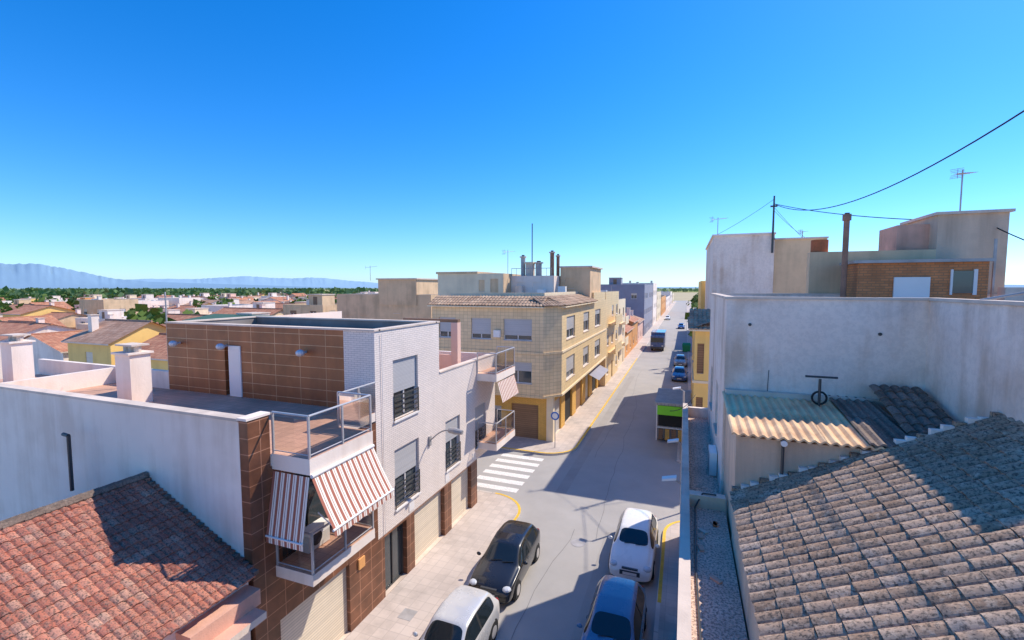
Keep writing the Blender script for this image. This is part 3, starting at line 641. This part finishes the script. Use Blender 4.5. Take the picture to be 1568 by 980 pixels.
for x,y,z,h,s in ((1.9,34.5,14.8,1.2,.9),(9.6,22.5,14.0,1.7,.9),(6.9,34.6,14.4,.5,.7),(8.0,42,12.4,1.8,1),(-40,52,12.2,2,1.2),(-62,58,8,3,1.2),(-33,75,9,3,1.2)): antenna(x,y,z,h,s,U_(.2,1.2))
b=B('utility_pole'); b.cyl((5.1,33.8,13.5),(5.1,33.8,17.1),.07,'frame_dark',8,.05); b.box(4.9,5.3,33.76,33.84,16.4,16.5,'frame_dark'); b.build()
def cable(a,c,sag,r=.018,n=24):
    b=B('power_cable'); a=Vector(a);c=Vector(c)
    b.tube([a.lerp(c,k/n)-Vector((0,0,4*sag*(k/n)*(1-k/n))) for k in range(n+1)],r,'rubber',5); b.build()
cable((5.1,33.8,16.6),(6.6,12.9,15.05),1.1,.02)
cable((6.6,12.9,15.05),(7.2,4,15.0),.3,.012)
cable((5.1,33.8,16.6),(10.1,22,13.7),.25,.02); cable((10.1,22,13.7),(11.5,19,12.0),.15,.02)
cable((5.1,33.8,16.9),(1.8,34.2,14.8),.1,.012); cable((5.1,33.8,16.2),(7.9,35,14.0),.2,.01); cable((5.1,33.8,16.4),(9.2,36,12.6),.2,.01)
cable((.5,22,6.5),(-.4,16,7.2),.2,.012)
for y,z in ((13.2,5.9),(17.5,5.6),(24,6.2)):
    b=B('street_lamp'); b.tube([(0.02,y,z),(-.15,y,z+.1)],.025,'galv'); b.hexa([(-.5,y-.1,z+.05),(-.12,y-.1,z+.13),(-.12,y+.12,z+.13),(-.5,y+.12,z+.05),(-.5,y-.1,z+.11),(-.12,y-.1,z+.2),(-.12,y+.12,z+.2),(-.5,y+.12,z+.11)],'white_paint')
    if z>6: b.cyl((.02,y,z),(.02,y,0),.05,'galv')
    b.build()
b=B('street_kiosk')
x0,x1,y0,y1=-1.85,.45,34.8,40
b.box(x0,x1,y0+.5,y1,.15,2.75,'kiosk_grey'); b.box(x0-.1,x1+.1,y0,y1+.1,2.75,2.9,'kiosk_grey')
for k in range(20): b.box(x0-.1,x1+.1,y0+k*.26,y0+k*.26+.1,2.901,2.94,'galv')
b.box(x0+.1,x1-.2,y0-.03,y0+.05,2.05,2.72,'green_sign'); b.box(x0+.15,x1-.3,y0+.44,y0+.49,1.1,2.0,'dark_interior'); b.box(x0+.1,x1-.2,y0+.2,y0+.49,1.0,1.07,'white_paint')
for x in (x0+.03,x1-.1): b.box(x,x+.07,y0+.02,y0+.09,.13,2.75,'frame_white')
for k in range(4): b.box(x0+.2+k*.45,x0+.5+k*.45,y0+.2,y0+.42,.15,.95,'ochre_brick' if k%2 else 'brown_door')
b.build()
b=B('recycling_bin')
b.hexa([(-.3,86,.05),(.9,86,.05),(.9,87.2,.05),(-.3,87.2,.05),(-.4,85.9,1.2),(1.0,85.9,1.2),(1.0,87.3,1.2),(-.4,87.3,1.2)],'green_bin'); b.hexa([(-.42,85.88,1.2),(1.02,85.88,1.2),(1.02,87.32,1.2),(-.42,87.32,1.2),(-.3,86.3,1.55),(.9,86.3,1.55),(.9,86.9,1.55),(-.3,86.9,1.55)],'green_bin')
for x in (-.2,.8): b.cyl((x-.04,86,.12),(x+.04,86,.12),.1,'rubber')
b.build()
def sign(x,y,m='blue_plastic'):
    b=B('traffic_sign'); b.cyl((x,y,.13),(x,y,2.7),.03,'galv',8); b.cyl((x,y-.03,2.4),(x,y-.05,2.4),.3,m,20); b.cyl((x,y-.051,2.4),(x,y-.055,2.4),.2,'white_paint',20); b.build()
sign(-8.3,30.6)
# ------------------------------------------------------------------ vehicles
def car(name,x,y,paint,L=4.0,w=.86,H=1.45,yaw=0):
    s=L/4.0; h=H/1.45
    T=[(0,.42,.48,.68,.54),(.07,.58,.63,.80,.66),(.32,.74,.79,.84,.71),(.9,.85,.91,.855,.72),(1.12,.88,.96,.86,.71),(1.18,.89,.99,.86,.70),(1.74,.90,1.36,.86,.60),(1.84,.91,1.40,.86,.60),(2.35,.92,1.46,.86,.60),(2.43,.92,1.46,.86,.60),(3.05,.94,1.44,.86,.59),(3.15,.94,1.43,.86,.585),(3.48,.96,1.37,.85,.57),(3.58,.96,1.34,.84,.57),(3.86,.96,1.04,.80,.66),(3.94,.88,.93,.77,.62),(4.0,.50,.56,.70,.5)]
    def sec(t):
        yy,zb,zt,ww,wr=t; k=w/.86
        p=[(ww*.80,.19),(ww*.97,.28),(ww*1.0,.50*min(1,zb/.6)),(ww*.985,zb-.07),(ww*.94,zb),(wr,zt-.065),(wr*.9,zt-.015),(wr*.45,zt)]
        p=[(a*k,z*h) for a,z in p]
        return [(a,(yy-2)*s,z) for a,z in p]+[(-a,(yy-2)*s,z) for a,z in p[::-1]]
    me=bpy.data.meshes.new(name); vs=[];fs=[];ms=[]
    n=16
    for t in T: vs+=sec(t)
    for i in range(len(T)-1):
        for k in range(n-1):
            fs.append([i*n+k,i*n+k+1,(i+1)*n+k+1,(i+1)*n+k]); m=0
            kk=k if k<8 else 14-k
            if kk==4 and i in (5,6,7,9,10,11): m=1
            if kk==4 and i==8: m=2
            if kk>=6 and i==5: m=1
            if kk>=6 and i==13: m=1
            if kk==0: m=2
            ms.append(m)
        fs.append([i*n+n-1,i*n,(i+1)*n,(i+1)*n+n-1]); ms.append(2)
    fs.append(list(range(n))[::-1]); ms.append(0); fs.append([ (len(T)-1)*n+k for k in range(n)]); ms.append(0)
    me.from_pydata(vs,[],fs)
    for m in (paint,'car_glass','rubber'): me.materials.append(MATS[m])
    for i,p in enumerate(me.polygons): p.material_index=ms[i]; p.use_smooth=True
    bm=bmesh.new(); bm.from_mesh(me); bmesh.ops.recalc_face_normals(bm,faces=bm.faces); 
    cl=bm.edges.layers.float.get('crease_edge') or bm.edges.layers.float.new('crease_edge')
    for e in bm.edges:
        if len(e.link_faces)==2 and e.link_faces[0].material_index!=e.link_faces[1].material_index: e[cl]=.7
    bm.to_mesh(me); bm.free()
    ob=bpy.data.objects.new(name,me); scene.collection.objects.link(ob); sb=ob.modifiers.new('s','SUBSURF'); sb.levels=2; sb.render_levels=2
    d=B('details'); k=w/.86; W=.86*k
    for yy in (-1.22*s,1.22*s):
        for sx in (-1,1):
            d.cyl((sx*(W-.20),yy,.31),(sx*(W-.012),yy,.31),.37,'dark_interior',22); d.cyl((sx*(W-.18),yy,.31),(sx*(W+.012),yy,.31),.31,'rubber',22); d.cyl((sx*(W-.1),yy,.31),(sx*(W+.02),yy,.31),.19,'steel',14)
    f=-2*s
    for sx in (-1,1):
        d.sphere((sx*.63*k,f+.22,.64*h),.15,'lamp_glass',8,(1.15,1.1,.55)); d.sphere((sx*.66*k,-f-.09,.80*h),.14,'tail_red',8,(.7,.5,1.2))
        d.sphere((sx*(W+.08),f+1.36*s,.99*h),.095,paint,8,(1,.55,.75)); 
        d.box(sx*(W-.03),sx*(W+.003),f+1.95*s,f+2.07*s,.80*h,.83*h,'frame_dark')
    d.box(-.38*k,.38*k,f-.005,f+.12,.36,.52,'frame_dark'); d.box(-.26,.26,f-.02,f+.05,.38,.48,'white_paint'); d.box(-.26,.26,-f-.05,-f+.02,.5,.61,'white_paint')
    d.box(-.3*k,.3*k,f+.03,f+.2,.585*h,.64*h,'frame_dark')
    for a in (-.35,.1): d.cyl((a*k,f+1.14*s,1.0*h),(a*k+.42*k,f+1.22*s,1.025*h),.012,'rubber',5)
    dob=d.build(); dob.parent=ob; dob.name='wheels_and_lights'
    ob.location=(x,y,0); ob.rotation_euler=(0,0,math.radians(yaw)); return ob
car('parked_car',-6.35,16.4,'paint_black',4.1,.87,1.44,yaw=1)
car('parked_car',-6.35,11.8,'paint_silver',3.8,.85,1.48,yaw=-1)
car('parked_car',-1.75,19.4,'paint_white',4.1,.85,1.40)
car('parked_car',-1.85,14.0,'paint_blue',4.2,.87,1.42)
car('parked_car',-.5,71,'paint_grey'); car('parked_car',-.5,60,'paint_navy')
car('parked_car',-1,135,'paint_navy'); car('parked_car',-5.8,170,'paint_white')
b=B('parked_truck')
b.box(-5.7,-3.4,85,86.9,.5,2.7,'paint_navy'); b.box(-5.6,-3.5,84.97,84.999,1.6,2.4,'car_glass'); b.box(-5.75,-3.35,87.1,93,.9,3.2,'paint_navy'); b.box(-5.6,-3.5,86.9,93,.5,.9,'frame_dark'); b.box(-5.65,-3.45,84.93,84.999,.45,.8,'frame_dark')
for y in (86,91.5):
    for x in (-5.6,-3.75): b.cyl((x,y,.45),(x+.28,y,.45),.45,'rubber',16)
for x in (-5.5,-3.8): b.box(x,x+.25,84.93,84.98,.9,1.1,'lamp_glass')
b.build()
# ------------------------------------------------------------------ village
b=B('tan_apartment_building')
facade(b,(-44,50),(-29.5,50),0,10.4,[(1.5,2.5,6,7.6,'w'),(4,5.2,6,7.6,'w'),(9,10,8,9.3,'w')],'tan_render'); b.box(-44,-29.5,50.03,60,0,10.4,'tan_render',top='roof_deck')
facade(b,(-37.2,49.9),(-31.5,49.9),9,12.3,[(1.0,2.2,10.9,11.9,'dark')],'tan_render'); b.box(-37.2,-31.5,49.93,56,9,12.3,'tan_render'); b.box(-37.4,-31.3,49.7,56.2,12.3,12.45,'concrete'); b.build()
occ=[(-46,-28,47,62),(-24,-8,29,390),(-30,-8,0,26)]
def free(x0,x1,y0,y1):
    for a,c,e,f in occ:
        if x0<c and x1>a and y0<f and y1>e: return False
    return True
walls=['white_plaster','white_plaster','white_plaster','cream','yellow_wall','white_plaster','cream','orange_wall','pink_wall','white_plaster','white_plaster','tan_render']
def H(kind,*a,**k):
    x0,x1,y0,y1=a[:4]; occ.append((x0-.7,x1+.7,y0-.7,y1+.7)); return kind('village_house',*a,**k)
H(gable,-57,-50.3,27,34,6.2,1.7,'yellow_wall','village_tiles_brown','x',storeys=2)
H(gable,-48.5,-41,27,34,5.2,1.5,'yellow_wall','village_tiles','x',storeys=1)
H(flat,-39.5,-29,29,40,5.6,'white_plaster')
H(gable,-70,-60,28,36,4.8,1.5,'white_plaster','village_tiles','y',storeys=2)
H(gable,-84,-73,28,38,5.2,1.6,'white_plaster','village_tiles','x',storeys=2)
H(flat,-62,-50,42,50,6.2,'white_plaster')
H(gable,-48.5,-40.5,37,45,5.4,1.5,'white_plaster','village_tiles','x',storeys=2)
H(flat,-60,-52,56,64,8.6,'tan_render',storeys=3); H(flat,-46,-38,66,76,9.6,'tan_render',storeys=3)
H(gable,-76,-64,42,51,5.6,1.7,'white_plaster','village_tiles','x',storeys=2); H(gable,-76,-63,54,63,6.0,1.7,'cream','village_tiles','x',storeys=2)
b=B('terrace_canopy'); 
b.hexa([(-62,41.5,6.9),(-50,41.5,6.9),(-50,46,7.5),(-62,46,7.5),(-62,41.5,7.0),(-50,41.5,7.0),(-50,46,7.6),(-62,46,7.6)],'green_awning')
for x in (-61.9,-56,-50.2): b.cyl((x,41.7,5.6),(x,41.7,6.9),.05,'white_paint')
b.build()
cnt=0
for tr in range(9000):
    if cnt>=300: break
    az=math.radians(U_(2,71)); d=34+ (R()**1.15)*270
    x=-math.sin(az)*d; y=math.cos(az)*d
    if y<25: continue
    w=U_(6.5,11);dp=U_(6.5,10)
    if not free(x,x+w,y,y+dp): continue
    if x+w>-26: continue
    cnt+=1
    if R()<.64: H(gable,x,x+w,y,y+dp,U_(3.2,6.2),U_(1.2,2.0),random.choice(walls),random.choice(['village_tiles','village_tiles','village_tiles_brown']),random.choice('xxy'),storeys=2)
    else: H(flat,x,x+w,y,y+dp,U_(4.0,7.2)+(1.8 if R()<.12 else 0),random.choice(walls),random.choice(['roof_deck','terrace_floor','concrete','terrace_floor']),storeys=2)
for k in range(26):
    x=U_(14,160);y=U_(45,300); w=U_(8,13)
    if free(x,x+w,y,y+10): H(flat,x,x+w,y,y+10,U_(5,9.5),random.choice(walls))
# ------------------------------------------------------------------ trees
def treemass(name,items,m,q=46):
    vs=[];fs=[]
    for (x,y,h,r) in items:
        lob=[(U_(-.55,.55)*r,U_(-.55,.55)*r,h*U_(.45,.85),r*U_(.4,.65)) for _ in range(5)]
        for k in range(q):
            lx,ly,lz,lr=random.choice(lob)
            v=Vector((random.gauss(0,1),random.gauss(0,1),random.gauss(0,1))).normalized()*lr*U_(.6,1.05)
            c=Vector((x+lx+v.x,y+ly+v.y,max(.4,lz+v.z*.8))); s=r*U_(.14,.3)
            a=Vector((random.gauss(0,1),random.gauss(0,1),random.gauss(0,1))).normalized(); bb=a.orthogonal().normalized(); i=len(vs)
            vs+= [c+a*s,c+bb*s*.8,c-a*s,c-bb*s*.7]; fs.append((i,i+1,i+2,i+3))
        i=len(vs); t=r*.07
        vs+=[Vector((x-t,y,0)),Vector((x+t,y,0)),Vector((x+t*.5,y,h*.6)),Vector((x-t*.5,y,h*.6))]; fs.append((i,i+1,i+2,i+3))
    me=bpy.data.meshes.new(name); me.from_pydata(vs,[],fs); me.materials.append(MATS[m]); o=bpy.data.objects.new(name,me); scene.collection.objects.link(o)
it=[]
for k in range(5000):
    az=math.radians(U_(-30,72)); d=U_(60,340); x=-math.sin(az)*d;y=math.cos(az)*d
    if y<30 or not free(x-1.2,x+1.2,y-1.2,y+1.2) or (-9<x<3): continue
    if d<130 and R()<.4: continue
    it.append((x,y,U_(4.5,9.2),U_(1.8,3.8)))
    if len(it)>620: break
treemass('tree_cluster',it,'foliage',80)
it=[]
for k in range(2000):
    az=math.radians(U_(-32,73)); d=300+R()**1.4*2200; x=-math.sin(az)*d;y=math.cos(az)*d
    if -60<x<70 and d<1050: continue
    it.append((x,y,U_(5,9.5),U_(4,9)))
treemass('distant_trees',it,'foliage_far',36)
# hills
def hills(name,pts,dist,m,jag):
    vs=[];fs=[]
    full=[]
    for i in range(len(pts)-1):
        for k in range(12):
            t=k/12; a=pts[i][0]*(1-t)+pts[i+1][0]*t; h=pts[i][1]*(1-t)+pts[i+1][1]*t
            full.append((a,max(1,h*(1+jag*(R()-.5)))))
    full.append(pts[-1])
    rows=8; rn=[[R() for _ in full] for _ in range(rows)]
    for r in range(rows):
        f=r/(rows-1)
        for i,(a,h) in enumerate(full):
            d=dist*(1-.16*(1-f))+ (rn[r][i]-.5)*dist*.002
            z=h*(f**1.1)*(1 if r==rows-1 else (.95+.10*rn[r][i]))-.5*(r==0)
            z=min(z,h); A=math.radians(a); vs.append((-math.sin(A)*d,math.cos(A)*d,z))
    L=len(full)
    for r in range(rows-1):
        for i in range(L-1): fs.append((r*L+i+1,r*L+i,(r+1)*L+i,(r+1)*L+i+1))
    me=bpy.data.meshes.new(name); me.from_pydata(vs,[],fs); me.materials.append(MATS[m])
    for p in me.polygons:p.use_smooth=True
    o=bpy.data.objects.new(name,me); scene.collection.objects.link(o)
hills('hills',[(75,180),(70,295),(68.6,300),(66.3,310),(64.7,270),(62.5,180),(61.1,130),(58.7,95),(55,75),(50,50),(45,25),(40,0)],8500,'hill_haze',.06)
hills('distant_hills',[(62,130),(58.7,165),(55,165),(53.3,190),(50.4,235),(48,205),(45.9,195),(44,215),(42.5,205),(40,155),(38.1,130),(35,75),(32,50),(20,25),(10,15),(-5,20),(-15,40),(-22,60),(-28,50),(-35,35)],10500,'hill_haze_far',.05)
# ------------------------------------------------------------------ light, sky, camera
sd=Vector((.62,.70,1.05)).normalized()
elev=math.asin(sd.z); rot=math.atan2(sd.x,sd.y)
sun=bpy.data.lights.new('sun','SUN'); sun.energy=5.0; sun.angle=math.radians(.5); sun.color=(1,.91,.78)
so=bpy.data.objects.new('sun',sun); scene.collection.objects.link(so); so.rotation_euler=sd.to_track_quat('Z','Y').to_euler()
w=bpy.data.worlds.new('World'); scene.world=w; w.use_nodes=True; n=w.node_tree.nodes; l=w.node_tree.links
bg=n['Background']; sk=n.new('ShaderNodeTexSky'); sk.sky_type='NISHITA'; sk.sun_disc=False; sk.sun_elevation=elev; sk.sun_rotation=rot
sk.air_density=1.0; sk.dust_density=.3; sk.ozone_density=2.0; sk.altitude=50
tint=mixn(n,l,1.0,sk.outputs[0],(.84,1.14,1.60),'MULTIPLY')
hs=n.new('ShaderNodeHueSaturation'); hs.inputs['Saturation'].default_value=1.2; hs.inputs['Value'].default_value=1.0
l.new(tint,hs.inputs['Color']); l.new(hs.outputs[0],bg.inputs['Color']); bg.inputs['Strength'].default_value=.14
cd=bpy.data.cameras.new('camera'); cd.lens=16.25; cd.sensor_width=36; cd.clip_start=.05; cd.clip_end=30000
co=bpy.data.objects.new('camera',cd); scene.collection.objects.link(co); co.location=(0,0,11.3)
co.rotation_euler=(math.radians(90-4.04),0,math.radians(20.6)); scene.camera=co
scene.view_settings.view_transform='Standard'; scene.view_settings.look='None'; scene.view_settings.exposure=0
